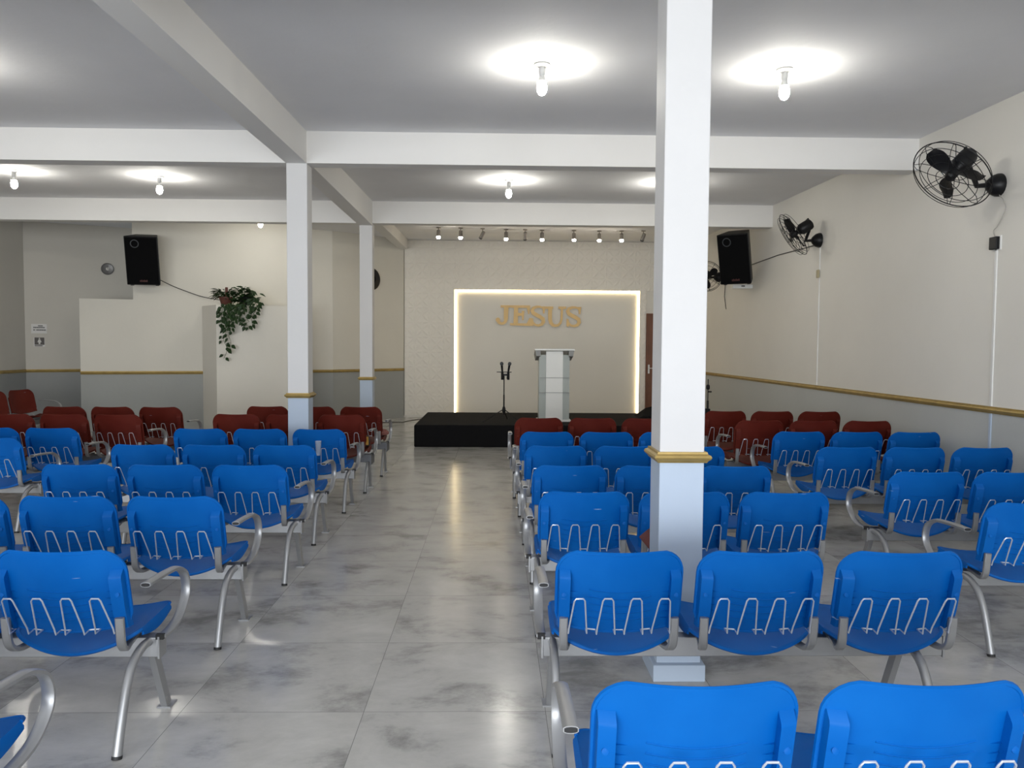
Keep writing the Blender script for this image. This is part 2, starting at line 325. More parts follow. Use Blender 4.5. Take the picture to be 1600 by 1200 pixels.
# brown door beside the stage
d = struct(MB().box(3.43, 4.30, 17.54, 17.6, 0, 2.35).build('door_1', M['door'], smooth=False, bevel=.004), 'brown wooden door beside the lit panel', 'door')
b = MB(); b.box(3.405, 3.43, 17.52, 17.6, 0, 2.375); b.box(4.30, 4.325, 17.52, 17.6, 0, 2.375); b.box(3.43, 4.30, 17.52, 17.6, 2.35, 2.375); b.build('door_frame', M['door'], d, smooth=False)
b = MB(); b.box(3.452, 3.488, 17.525, 17.54, 1.02, 1.22); b.tube([(3.47, 17.53, 1.14), (3.47, 17.48, 1.14), (3.58, 17.48, 1.14)], .009)
h = b.build('door_handle', M['white'], d); h['label'] = 'pale metal handle plate'

# ------------------------------------------------------------------ stage, sign and LED frame
tag(MB().box(-1.29, 3.1, 12.35, 14.75, 0, .355).build('stage_platform', M['cloth'], smooth=False, bevel=.02), 'low stage platform covered in black carpet', 'stage')
ls = thing('led_strip', 'glowing warm light strip outlining the smooth wall panel', 'light strip', ((PX0+PX1)/2, 17.58, 0))
cx = (PX0+PX1)/2
def strip(x0, x1, z0, z1): MB().box(x0-cx, x1-cx, -.012, .012, z0, z1).build('strip_segment', M['led'], ls, smooth=False)
strip(PX0+.002, PX0+.037, .1, PZ-.04)
strip(PX1-.037, PX1-.002, .1, PZ-.045)
for a, c in ((PX0+.002, -.06), (-.05, .62), (.63, 1.55), (1.56, 2.7), (2.71, PX1-.002)): strip(a, c, PZ-.038, PZ-.003)

# letters, cut from wood, slab-serif
G = .0014
def LX(x): return .97+(x-780)*G
def LZ(y): return 2.295-(y-290)*G
def letter(name, label, polys, tilt=0):
    xs = [LX(x) for P_ in polys for x, y in P_]; zs = [LZ(y) for P_ in polys for x, y in P_]; x0 = (min(xs)+max(xs))/2; z0 = min(zs)
    r = thing(name, label, 'letter', (x0, 17.6, z0), 0, 'wooden letters of the word on the wall')
    b = MB(); e = MB()
    for k, P_ in enumerate(polys):
        q = [(LX(x)-x0, LZ(y)-z0) for x, y in P_]
        if sum(q[i][0]*q[(i+1) % len(q)][1]-q[(i+1) % len(q)][0]*q[i][1] for i in range(len(q))) < 0: q = q[::-1]
        mt = Matrix(((1, 0, 0, 0), (0, 0, -1, -.018), (0, 1, 0, 0), (0, 0, 0, 1)))
        e.plate(q, mt, .022+.0004*k)
        b.plate(q, mt @ T(0, 0, .022+.0004*k), .004)
    b.build('letter_face', M['wood'], r, smooth=False); e.build('letter_edge', M['wood_edge'], r, smooth=False)
def stroke(pts, ws):
    """polygon strips along a centre line with changing width"""
    out = []; n = len(pts); L = []; R = []
    for i in range(n):
        a = Vector(pts[max(0, i-1)]); c = Vector(pts[min(n-1, i+1)]); d = (c-a).normalized(); nn = Vector((-d.y, d.x))*ws[i]*.43; q = Vector(pts[i])
        L.append(q+nn); R.append(q-nn)
    for i in range(n-1): out.append([tuple(L[i]), tuple(L[i+1]), tuple(R[i+1]), tuple(R[i])])
    return out
def arc(cx, cy, rx, ry, a0, a1, n=10): return [(cx+rx*math.cos(math.radians(a0+(a1-a0)*i/n)), cy+ry*math.sin(math.radians(a0+(a1-a0)*i/n))) for i in range(n+1)]
letter('wooden_letter', 'wooden letter J, first in the word on the wall',
       [[(165, 118), (345, 118), (345, 155), (165, 155)], [(218, 150), (292, 150), (284, 345), (218, 345)]]
       + stroke(arc(185, 340, 66, 72, 0, 165, 12), [68, 66, 62, 58, 54, 50, 46, 46, 50, 56, 60, 58, 50]) + [arc(122, 352, 36, 36, 0, 350, 14)])
letter('wooden_letter', 'wooden letter E, between the J and the first S',
       [[(345, 118), (640, 118), (640, 160), (345, 160)], [(380, 150), (448, 150), (444, 405), (372, 405)], [(318, 402), (655, 408), (655, 448), (318, 440)],
        [(440, 240), (515, 240), (515, 288), (440, 288)], [(505, 205), (548, 205), (535, 355), (510, 355)], [(585, 155), (640, 155), (628, 255), (608, 255)], [(628, 318), (665, 318), (655, 410), (585, 410)]])
def S_polys(dx, dy, k):
    c = [(862, 185), (835, 150), (790, 138), (740, 140), (690, 160), (672, 200), (690, 240), (740, 270), (800, 300), (848, 335), (855, 380), (830, 420), (780, 438), (725, 430), (690, 395), (676, 360)]
    ws = [30, 36, 42, 48, 60, 70, 72, 72, 72, 72, 70, 58, 48, 42, 36, 30]
    c = [(680+(x-680)*k+dx, y+dy) for x, y in c]
    return stroke(c, ws)+[[(838*1+dx+(k-1)*158, 130+dy), (886+dx+(k-1)*200, 130+dy), (872+dx+(k-1)*200, 245+dy), (848+dx+(k-1)*165, 245+dy)], [(655+dx, 318+dy), (690+dx, 330+dy), (694+dx, 452+dy), (655+dx, 440+dy)]]
letter('wooden_letter', 'wooden letter S in the middle of the word, beside the E', S_polys(0, 0, 1))
letter('wooden_letter', 'wooden letter U, between the two S letters',
       [[(882, 132), (1010, 132), (1010, 172), (882, 172)], [(1095, 132), (1225, 132), (1215, 172), (1095, 172)]]
       + stroke([(962, 165), (960, 260), (962, 340), (975, 395), (1010, 432), (1050, 440), (1095, 432), (1130, 395), (1146, 340), (1150, 250), (1152, 165)], [74, 72, 70, 66, 58, 52, 48, 44, 42, 40, 40]))
letter('wooden_letter', 'wooden letter S at the right end, with a dark chipped corner', S_polys(573, 6, 1.02))

# lectern
lc = thing('lectern', 'white lectern with slanted top and translucent sides on the stage', 'lectern', (.985, 13.1, .355))
MB().box(-.28, .28, -.16, .24, 0, .035).build('base', M['lectern'], lc, bevel=.005)
MB().box(-.142, .142, -.15, -.12, .035, 1.18).build('front_panel', M['lectern'], lc, bevel=.003)
for s in (-1, 1):
    x0, x1 = sorted((s*.142, s*.25)); b = MB(); b.prism([(x0, -.135), (x1, -.12 if s > 0 else -.12), (x1, -.11), (x0, -.125)], .035, 1.12).build('side_panel', M['acryl'], lc, smooth=False)
    x0, x1 = sorted((s*.24, s*.255)); MB().box(x0, x1, -.12, .2, .035, 1.11).build('side_wall', M['acryl'], lc, smooth=False)
    x0, x1 = sorted((s*.235, s*.325)); dx = .018
    a0, a1 = (x0+dx, x1) if s < 0 else (x0, x1-dx)
    MB().hexa([(a0, -.19, 1.10), (a1, -.19, 1.10), (a1, .2, 1.02), (a0, .2, 1.02), (x0, -.19, 1.20), (x1, -.19, 1.20), (x1, .2, 1.12), (x0, .2, 1.12)]).build('top_bracket', M['greyedge'], lc, smooth=False)
MB().hexa([(-.33, -.20, 1.195), (.33, -.20, 1.195), (.33, .22, 1.11), (-.33, .22, 1.11), (-.33, -.20, 1.22), (.33, -.20, 1.22), (.33, .22, 1.135), (-.33, .22, 1.135)]).build('reading_top', M['lectern'], lc, smooth=False)
for z in (.486, .735): MB().box(-.252, .252, -.158, .2, z, z+.007).build('shelf', M['greyedge'], lc, smooth=False)

# microphone stand and microphones
ms = thing('microphone_stand', 'black tripod stand holding two microphones on the stage', 'microphone stand', (.145, 12.95, .355))
MB().tube([(0, 0, .12), (0, 0, .45)], .013).tube([(0, 0, .45), (0, 0, .80)], .009).build('pole', M['black'], ms)
MB().lathe([(.02, .15), (.028, .16), (.028, .22), (.018, .25)], seg=12).build('collar', M['black'], ms)
for a in (200, 320, 80):
    c, s = math.cos(math.radians(a)), math.sin(math.radians(a))
    l = MB().tube([(c*.02, s*.02, .20), (c*.36, s*.36, .012)], .008).build('leg', M['black'], ms)
    MB().tube([(c*.345, s*.345, .018), (c*.385, s*.385, .012)], .012).build('rubber_foot', M['rubber'], l)
MB().box(-.125, .125, -.012, .012, .822, .835).box(-.03, .07, -.015, .015, .765, .80).build('crossbar', M['black'], ms, bevel=.003)
for dx in (-.03, .07): MB().tube([(dx, -.01, .70), (dx, -.01, .83)], .021).build('microphone_clip', M['black'], ms)
for q, (dx, ln, lab) in enumerate(((-.03, -.012, 'black handheld microphone, left of the two on the stand'), (.07, .022, 'black handheld microphone, right of the two on the stand'))):
    m_ = thing('microphone', lab, 'microphone', (.145+dx, 12.94, 1.19), 0, 'microphones on the stand')
    tl = Vector((ln, -.02, .14)).normalized()
    mt = frame(tl, (0, 1, 0)); MB().lathe([(.012, -.12), (.014, -.05), (.019, .10), (.02, .105)], mt, 12).build('body', M['black'], m_)
    MB().lathe([(.012, .105), (.026, .115), (.03, .135), (.025, .155), (.012, .165)], mt, 12).build('grille', M['ring'], m_)
# stage monitor wedge and stand at the right end
tag(MB().hexa([(2.55, 13.7, .355), (3.05, 13.7, .355), (3.05, 14.2, .355), (2.55, 14.2, .355), (2.62, 13.75, .39), (3.05, 13.75, .43), (3.05, 14.2, .58), (2.76, 14.2, .50)]).build('stage_monitor', M['cloth'], smooth=False, bevel=.01), 'black wedge-shaped box at the right end of the stage', 'monitor')
st = thing('tall_stand', 'thin black stand rising behind red seats right of big column', 'stand', (3.47, 12.6, 0))
MB().tube([(0, 0, .25), (0, 0, .75)], .017).tube([(0, 0, .75), (0, 0, 1.10)], .008).build('pole', M['black'], st)
MB().lathe([(.018, .93), (.03, .95), (.03, .99), (.018, 1.01)], seg=12).tube([(0, 0, .895), (.055, -.02, .895)], .012).build('clutch', M['black'], st)
MB().box(-.05, .035, -.04, .04, .3, .62).build('sleeve', M['black'], st, bevel=.01)
for a in (90, 210, 330):
    c, s = math.cos(math.radians(a)), math.sin(math.radians(a)); MB().tube([(0, 0, .3), (c*.3, s*.3, .012)], .009).build('leg', M['black'], st)
tag(MB().tube([(-2.5, 16.15, .008), (-2.16, 16.32, .008), (-1.95, 16.3, .008), (-1.8, 16.75, .008), (-1.6, 17.05, .008), (-1.0, 17.1, .008), (-.5, 16.6, .008)], .008, 6).build('floor_cable', M['cable']), 'thin dark cable lying on the floor left of the stage', 'cable')

# ------------------------------------------------------------------ beam benches
ZT = {}
def rot_path(s, x): return lambda yz: (s*x, yz[0], yz[1])
def smooth_path(pts, n=4):
    P_ = [Vector(q) for q in pts]; out = []
    for i in range(len(P_)-1):
        a, b, c, d = P_[max(0, i-1)], P_[i], P_[i+1], P_[min(len(P_)-1, i+2)]
        for k in range(n):
            t = k/n; out.append(.5*((2*b)+(c-a)*t+(2*a-5*b+4*c-d)*t*t+(3*b-a-3*c+d)*t**3))
    out.append(P_[-1]); return out
HW = .252
def make_bench(color, side):
    """one three-seat unit; rear foot at y=0, sitters face +y; arm at the side (-1 or 1)"""
    red = color == 'red'; k = 1.07 if red else 1.0
    pm, wirem = M[color], M['wire']
    root = thing('beam_bench', 'x', 'bench')
    def zt(x):   # top outline
        r = .095; ax = abs(x); d = ax-(HW-r); z = .80-.007*max(0, 1-(x/.2)**2)
        if d > 0: z = .80-r+math.sqrt(max(0, r*r-d*d))
        return z
    def zb(x): return .452+.028*(x/HW)**2 + (.05*max(0, (abs(x)-(HW-.03))/.03)**2)
    def ys(x, z): return .125-(z-.45)*.235+.046*(x/HW)**2+.05*max(0, (.52-z)/.07)**2*.3
    us = [math.sin(PI/2*(-1+2*i/24)) for i in range(25)]; vs = [i/12 for i in range(13)]
    def back_fn(u, v):
        x = u*HW; z0, z1 = zb(x), zt(x); z = z0+(z1-z0)*v
        e = 1e-3; dx = (ys(x+e, z)-ys(x-e, z))/(2*e); dz = (ys(x, z+e)-ys(x, z-e))/(2*e)
        return (x, ys(x, z), z), (dx, -1, dz)
    def seat_fn(u, v):
        lip = max(0, abs(u)-1); side_n = u; u = max(-1, min(1, u))
        x = u*.25
        ry = .06; ax = abs(x); d = max(0, ax-(.25-ry)); cut = ry-math.sqrt(max(0, ry*ry-d*d))
        y0, y1 = .155+.6*cut+.045*(u*u), .565-.9*cut; y = y0+(y1-y0)*v
        zc = .352+.075*v**.8-.02*max(0, v-.8)/.2; zs = .425+.016*v**1.5; z = zc+(zs-zc)*abs(u)**2.0
        if lip: return (x+math.copysign(.006*min(1, lip*14), u), y, z-.24*lip*(.6+.6*math.sin(PI*v))), (u, 0, .15)
        return (x, y, z), (-2*(zs-zc)*u/.25*.9, -.12, 1)
    for q, cx_ in enumerate((-.57, 0, .57)):
        se = MB().sheet(seat_fn, [-1.16, -1.08]+us+[1.08, 1.16], [i/10 for i in range(11)], .009)
        rim = [seat_fn(u, 0)[0] for u in us]; se.tube([(a, b, c) for a, b, c in rim], .009, 6)
        rim = [seat_fn(u, 1)[0] for u in us]; se.tube(rim, .007, 6)
        so = se.build('seat', pm, root); so.location = (cx_, 0, 0)
        bk = MB().sheet(back_fn, us, vs, .008)
        rim = [back_fn(u, 0)[0] for u in us]+[back_fn(1, v)[0] for v in vs[1:]]+[back_fn(u, 1)[0] for u in us[::-1][1:]]+[back_fn(-1, v)[0] for v in vs[::-1][1:-1]]
        bk.tube(rim, .0075, 6, closed=True)
        for s in (-1, 1):      # hollow side ribs that take the support arms
            x0, x1 = s*.201, s*.248
            zz = [.468, .55, .62, .685, .696, .722]; dp = [.034, .034, .034, .034, .030, .002]; pts = []
            for z, dd in zip(zz, dp):
                ya, yb = ys(x0, z), ys(x1, z)
                pts.append([(x0, ya-dd, z), (x1-s*.004, yb-dd, z), (x1, yb+.003, z), (x0, ya+.003, z)])
            vv = [p_ for row in pts for p_ in row]; ff = []
            for i in range(len(zz)-1):
                for j in range(4): a = i*4+j; c_ = i*4+(j+1) % 4; ff.append((a, c_, c_+4, a+4))
            ff += [(3, 2, 1, 0), tuple(len(vv)-4+j for j in range(4))]
            bk.add(vv, ff)
            z = .618; bk.lathe([(.0095, 0), (.0095, .0035), (.006, .0045)], T(s*.225, ys(s*.225, z)-.033, z) @ frame((0, -1, .2)), 10)
            for z in (.512, .541, .570, .599, .628):    # short stiffening fins beside the ribs
                xa, xb = s*.200, s*.162
                bk.add([(xa, ys(xa, z)-.012, z), (xa, ys(xa, z), z-.003), (xb, ys(xb, z)-.003, z), (xa, ys(xa, z), z+.003)], [(0, 1, 2), (0, 2, 3), (0, 3, 1), (1, 3, 2)])
        for i, z in enumerate((.51, .54, .57, .60, .63)):   # long shallow slots moulded in the middle
            bk.tube([(x, ys(x, z+.012*(x/.13)**2)-.005, z+.012*(x/.13)**2) for x in [(-.125+.025*j) for j in range(11)]], .0026, 4)
        bo = bk.build('backrest', pm, root); bo.location = (cx_, 0, 0)
        # wire book rack
        wr = MB(); path = []
        for i, hx in enumerate((-.168, -.056, .056, .168)):
            yb_, yt_ = .088+.012*(hx/.168)**2, .03
            z0 = .462
            path += [(hx-.036, yb_+.04, z0), (hx-.037, yb_, z0-.004), (hx-.035, yb_-.006, z0+.02), (hx-.021, yt_, .612), (hx-.014, yt_-.002, .622), (hx+.014, yt_-.002, .622), (hx+.021, yt_, .612), (hx+.035, yb_-.006, z0+.02), (hx+.037, yb_, z0-.004), (hx+.036, yb_+.04, z0)]
        path = [(-.225, .105, .48)]+path+[(.225, .105, .48)]
        wr.tube(path, .0034, 6); wo = wr.build('book_rack', wirem, bo)
        for s in (-1, 1):
            prof = [(-.017, -.006), (-.012, -.010), (.012, -.010), (.017, -.006), (.017, .006), (.012, .010), (-.012, .010), (-.017, .006)]
            pa = smooth_path([(s*.224, .105, .52), (s*.224, .112, .45), (s*.222, .125, .40), (s*.215, .165, .372), (s*.20, .23, .372), (s*.19, .32, .378)], 3)
            MB().sweep(pa, prof, side=(1, 0, 0)).build('support_arm', M['steel'], bo)
    MB().box(-.865, .865, .288, .352, .285, .37).build('beam', M['dark_steel' if red else 'steel'], root, bevel=.004)
    for s in (-1, 1):
        ep = MB()
        if red: ep.box(s*.866-.006, s*.866+.006, .20, .44, .27, .375)
        else: ep.box(s*.868-.004, s*.868+.004, .284, .356, .28, .374)
        ep.build('beam_end_plate', M['dark_steel'] if red else M['steel'], root, smooth=False)
        x = s*(.825 if s == side else .69)
        if red:
            rl = MB().tube([(x, .02, 0.004), (x, .20, .20), (x, .28, .30)], .017, 10); rl = MB().tube(smooth_path([(x, .06, .004), (x, .15, .16), (x, .25, .29)], 3), .016, 10)
        else:
            rl = MB().tube(smooth_path([(x, 0, .004), (x, .045, .14), (x, .085, .24), (x, .14, .315), (x, .22, .35), (x, .30, .352)], 4), .0185, 12)
        lo = rl.build('leg', M['steel'], root)
        MB().tube([(x, (.06 if red else 0), 0), (x, (.063 if red else .003), .012)], .0198, 12).build('foot_cap', M['rubber'], lo)
        fl = MB().sweep([(x, .328, .30), (x, .455, .006)], [(-.014, -.022), (.014, -.022), (.014, .022), (-.014, .022)], side=(1, 0, 0))
        fo = fl.build('leg', M['steel'], root, smooth=False)
        MB().box(x-.03, x+.03, .425, .50, 0, .007).build('foot_plate', M['steel'], fo, smooth=False)
    x = side*.872
    ap = smooth_path([(x, .30, .372), (x, .38, .368), (x, .48, .39), (x, .555, .45), (x, .572, .51), (x, .545, .575), (x, .47, .615), (x, .40, .625), (x, .28, .632), (x, .165, .634)], 4)
    prof = [(.022*math.cos(a), .0105*math.sin(a)) for a in [2*PI*i/12 for i in range(12)]]
    prof = [(max(-.020, min(.020, px*1.15)), py) for px, py in prof]
    ao = MB().sweep(ap, prof, side=(1, 0, 0)).build('armrest', M['steel'], root)
    MB().sweep([(x, .1645, .634), (x, .163, .634)], [(a*.86, b*.72) for a, b in prof], side=(1, 0, 0)).build('end_cap', M['rubber'], ao)
    MB().box(x-.016, x+.016, .285, .305, .362, .384).build('end_cap', M['rubber'], ao, smooth=False)
    if k != 1:      # the red model has a taller back and seat
        done = set()
        def up(o):
            if o.type == 'MESH' and o.data.name not in done:
                done.add(o.data.name)
                for vt in o.data.vertices: vt.co.z *= k
            for c_ in o.children: up(c_)
        up(root)
    return root
protos = {}
def bench(color, side, x, y, label, group, rotz=0):
    key = (color, side)
    if key not in protos: protos[key] = make_bench(color, side); o = protos[key]
    else: o = copy_tree(protos[key])
    o.location = (x, y, 0); o.rotation_euler = (0, 0, rotz); tag(o, label, 'bench', group)
    return o
ROWB = ['just behind the red benches', 'second blue row behind the red ones', 'third blue row behind the red ones', 'fourth blue row behind the red ones', 'fifth blue row behind the red ones', 'nearest row, mostly cut off by the frame']
L = 'blue three-seat beam bench left of the aisle, '
for i, (x, y) in enumerate(((-2.27, 7.42), (-2.28, 6.22), (-2.23, 5.17), (-2.285, 4.07), (-2.285, 2.975), (-2.28, 1.87))):
    bench('blue', 1, x, y, L+ROWB[i], 'blue benches left of the aisle')
bench('red', 1, -2.22, 9.47, 'dark red three-seat bench left of aisle, nearest the stage, items on its seat', 'red benches left of the aisle')
bench('red', 1, -2.24, 8.38, 'dark red three-seat bench left of aisle, second from the stage', 'red benches left of the aisle')
L = 'blue three-seat beam bench right of the aisle, '
ROWC = ROWB[:]; ROWC[3] = 'book in its rack behind column'; ROWC[4] = 'its rear facing us, below the big column'; ROWC[5] = 'nearest row at the bottom edge'
for i, (x, y) in enumerate(((1.065, 7.28), (1.07, 6.24), (1.085, 5.2), (1.075, 4.24), (1.075, 2.975), (1.07, 1.77))):
    bench('blue', -1, x, y, L+ROWC[i], 'blue benches right of the aisle')
bench('red', -1, 1.035, 8.12, 'dark red three-seat bench right of aisle in front of the lectern', 'red benches right of the aisle')
L = 'blue three-seat beam bench beside the right wall, '
for i, (x, y) in enumerate(((3.54, 7.40), (3.48, 6.24), (3.445, 4.98), (3.44, 3.96))):
    bench('blue', -1, x, y, L+ROWB[i], 'blue benches beside the right wall')
bench('red', -1, 3.32, 9.12, 'dark red three-seat bench beside the right wall, nearest the stage', 'red benches beside the right wall')
bench('red', -1, 3.335, 7.95, 'dark red three-seat bench beside the right wall, second from the stage', 'red benches beside the right wall')
bench('red', 1, -4.58, 9.28, 'dark red three-seat bench in front of the stepped wall, far left block', 'red benches in the far left block')
bench('red', 1, -4.60, 8.27, 'dark red three-seat bench far left, second from the stepped wall', 'red benches in the far left block')
bench('blue', 1, -4.82, 7.42, 'blue three-seat bench far left, just behind the red benches there', 'blue benches in the far left block')
bench('blue', 1, -4.88, 6.62, 'blue three-seat bench at left edge, second behind far left red benches', 'blue benches in the far left block')
bench('red', -1, -7.82, 12.1, 'dark red bench turned sideways along the left wall below the small signs', 'red benches in the far left block', math.radians(-100))

# things left on seats and in racks
cp = MB().lathe([(.018, -.06), (.02, -.058), (.03, .075), (.0325, .078), (.0315, .079), (.028, .073)], seg=16).build('plastic_cup', M['cup']); cp.location = (-1.69, 7.44, .615)
tag(cp, 'clear plastic cup stuck in a wire book rack', 'cup')
bk = thing('book', 'dark red book standing tilted in a rack behind the big column', 'book', (.915, 4.30, .52)); bk.rotation_euler = (math.radians(-14), math.radians(-40), 0)
MB().box(-.06, .06, -.016, -.012, -.085, .085).box(-.06, .06, .012, .016, -.085, .085).box(-.062, -.058, -.016, .016, -.085, .085).build('cover', M['book'], bk, smooth=False)
MB().box(-.058, .056, -.012, .012, -.082, .082).build('pages', M['page'], bk, smooth=False)
pb = thing('small_bag', 'small black bag with a yellow patch on a red aisle seat', 'bag', (-1.505, 8.78, .475))
MB().hexa([(-.09, -.06, 0), (.09, -.06, 0), (.09, .06, 0), (-.09, .06, 0), (-.08, -.035, .12), (.08, -.035, .12), (.08, .035, .12), (-.08, .035, .12)]).build('body', M['black'], pb, bevel=.012)
MB().hexa([(-.005, -.064, .02), (.085, -.064, .02), (.085, -.05, .02), (-.005, -.05, .02), (-.005, -.046, .11), (.08, -.046, .11), (.08, -.03, .11), (-.005, -.03, .11)]).build('patch', M['yellow'], pb, smooth=False)
tag(MB().lathe([(.03, 0), (.045, .012), (.05, .04), (.035, .075), (.012, .085)], T(-1.605, 9.82, .465), 10).build('paper_wad', M['white']), 'crumpled white item on the front left red bench', 'paper')
tag(MB().lathe([(.04, 0), (.085, .012), (.09, .04), (.06, .07), (.02, .08)], T(-1.44, 9.90, .47), 12).build('cloth_pouch', M['pouch']), 'red and white patterned pouch on the front left red bench', 'pouch')

# ------------------------------------------------------------------ lamps
def lamp(x, y, label):
    z = CZ(x, y); o = thing('ceiling_lamp', label, 'lamp', (x, y, z), 0, 'bare bulb ceiling lamps')
    MB().lathe([(.062, .004), (.062, -.012), (.05, -.022), (.03, -.026)], seg=24).build('ceiling_rose', M['white'], o)
    MB().lathe([(.024, -.02), (.026, -.05), (.022, -.085), (.018, -.092)], seg=20).build('socket', M['white'], o)
    MB().lathe([(.017, -.088), (.021, -.10), (.030, -.128), (.034, -.131)], seg=20).build('bulb_neck', M['white'], o)
    MB().lathe([(.031, -.130), (.036, -.15), (.040, -.18), (.036, -.207), (.022, -.229), (.004, -.237)], seg=20).build('bulb', M['bulb'], o)
for x, y, lab in ((.342, 6.03, 'lit bare bulb on the ceiling above the aisle, nearest one'), (2.217, 6.06, 'lit bare bulb on the ceiling right of the big column'), (-6.234, 10.3, 'lit bare bulb at the far left edge beyond the first cross beam'),
                  (-4.5, 10.6, 'lit bare bulb left of the left column, beyond first cross beam'), (.166, 10.6, 'lit bare bulb between the two cross beams, centre'), (2.32, 10.6, 'lit bare bulb hidden by the big column, only its ceiling glow shows'),
                  (-4.15, 13.9, 'lit bare bulb above the hanging plants'), (-4.3, 6.0, 'lit bulb outside the left frame edge, its glow on the ceiling')):
    lamp(x, y, lab)
SP = [(-1.13, 15.4, 1, 0), (-.70, 15.45, 1, 0), (-.27, 15.5, 0, -.5), (.195, 15.6, 1, 0), (.575, 15.6, 0, 0), (.915, 15.65, 1, 0), (1.555, 15.65, 1, 0), (2.07, 15.7, 1, 0), (2.51, 15.65, 1, 0), (2.94, 15.6, 0, -.3)]
ORD = ['leftmost of all', 'second from the left', 'third from the left, turned sideways', 'fourth from the left', 'fifth from the left', 'sixth from the left', 'fourth from the right', 'third from the right', 'second from the right', 'rightmost, next to the big column']
for (x, y, on, tilt), od in zip(SP, ORD):
    z = CZ(x, y); o = thing('spotlight', ('lit' if on else 'unlit')+' small ceiling spotlight above the stage, '+od, 'spotlight', (x, y, z), 0, 'spotlights above the stage')
    MB().lathe([(.045, .003), (.045, -.015), (.02, -.02)], seg=16).tube([(0, 0, -.015), (0, 0, -.06)], .009).build('mount', M['spotbody'], o)
    mt = T(0, 0, -.115) @ frame((math.sin(tilt), -.22 if on else .3, -math.cos(tilt)), (0, 1, 0))
    MB().lathe([(.025, -.065), (.036, -.055), (.038, .06), (.042, .075)], mt, 16).build('head', M['spotbody'], o)
    MB().lathe([(.038, .07), (.040, .085), (.030, .105), (.01, .112)], mt, 16).build('lens', M['spot'] if on else M['offlens'], o)

# ------------------------------------------------------------------ loudspeakers
def speaker(center, n, w_, h_, d_, label, anchor):
    n = Vector(n).normalized(); R_ = frame(n); o = thing('loudspeaker', label, 'loudspeaker', center, 0, 'wall loudspeakers'); o.matrix_world = T(*center) @ R_
    hw, hh = w_/2, h_/2
    poly = [(-hw*.68, -d_), (hw*.68, -d_), (hw, 0), (-hw, 0)]    # x, z(depth)
    b = MB(); vs = [(x, -hh, z) for x, z in poly]+[(x, hh, z) for x, z in poly]
    b.hexa(vs).build('cabinet', M['black'], o, smooth=False, bevel=.012)
    MB().box(-hw*.94, hw*.94, -hh*.96, hh*.96, .0, .012).build('grille', M['grille'], o, smooth=False, bevel=.006)
    ring = [(-hw*.36+.065*math.cos(a), hh*.70+.065*math.sin(a), .014) for a in [2*PI*i/24 for i in range(24)]]
    MB().tube(ring, .008, 6, closed=True).build('tweeter_ring', M['ring'], o)
    lg = MB()
    for i in range(6): lg.box(-.055+i*.022, -.040+i*.022, -hh*.86, -hh*.86+(.035 if i % 2 else .026), .012, .016)
    lg.build('logo', M['logo'], o, smooth=False)
    for s in (-1, 1): MB().box(s*hw*.75-.025, s*hw*.75+.025, -hh-.018, -hh, -.10, -.05).build('rubber_foot', M['rubber'], o, smooth=False)
    # swivel bracket back to the wall
    inv = (T(*center) @ R_).inverted(); a = inv @ Vector(anchor)
    br = MB().tube([(0, -hh*.35, -d_+.02), (a.x*.4, -hh*.55, (a.z-d_)*.5), tuple(a)], .02, 8)
    br.build('wall_bracket', M['white'], o)
    return o
s1 = speaker((-6.28, 14.02, 3.08), (.16, -.96, -.22), .56, .86, .40, 'black loudspeaker hanging on the stepped wall, left side', (-6.28, 14.59, 2.68))
s2 = speaker((3.90, 12.76, 3.06), (-.55, -.78, -.30), .52, .83, .36, 'black loudspeaker mounted on the right wall behind the big column', (4.38, 13.3, 2.74))
sb = thing('wall_shelf_bracket', 'small white bracket box on right wall under the loudspeaker', 'bracket', (4.4, 13.35, 2.63))
MB().box(-.34, 0, -.06, .06, 0, .07).build('body', M['white'], sb, bevel=.006); MB().box(-.20, -.14, -.063, -.058, .03, .05).build('slot', M['ink'], sb, smooth=False)
tag(MB().tube(smooth_path([(-6.12, 14.35, 2.78), (-5.98, 14.62, 2.68), (-5.75, 14.72, 2.585), (-5.5, 14.79, 2.50), (-5.15, 14.85, 2.44)], 4), .008, 6).build('speaker_cable', M['cable']), 'dark cable drooping from the left loudspeaker to the plants', 'cable')
tag(MB().tube([(4.385, 13.35, 3.04), (4.393, 12.1, 3.06), (4.385, 10.7, 3.03)], .007, 6).build('fan_cable', M['cable']), 'thin grey cable along right wall from speaker to middle fan', 'cable')
tag(MB().tube([(4.392, 14.88, 2.85), (4.392, 14.92, 2.6), (4.392, 14.85, 2.45), (4.392, 14.80, 2.35)], .006, 6).build('hanging_cable', M['cable']), 'thin cable on right wall hanging below the right loudspeaker', 'cable')

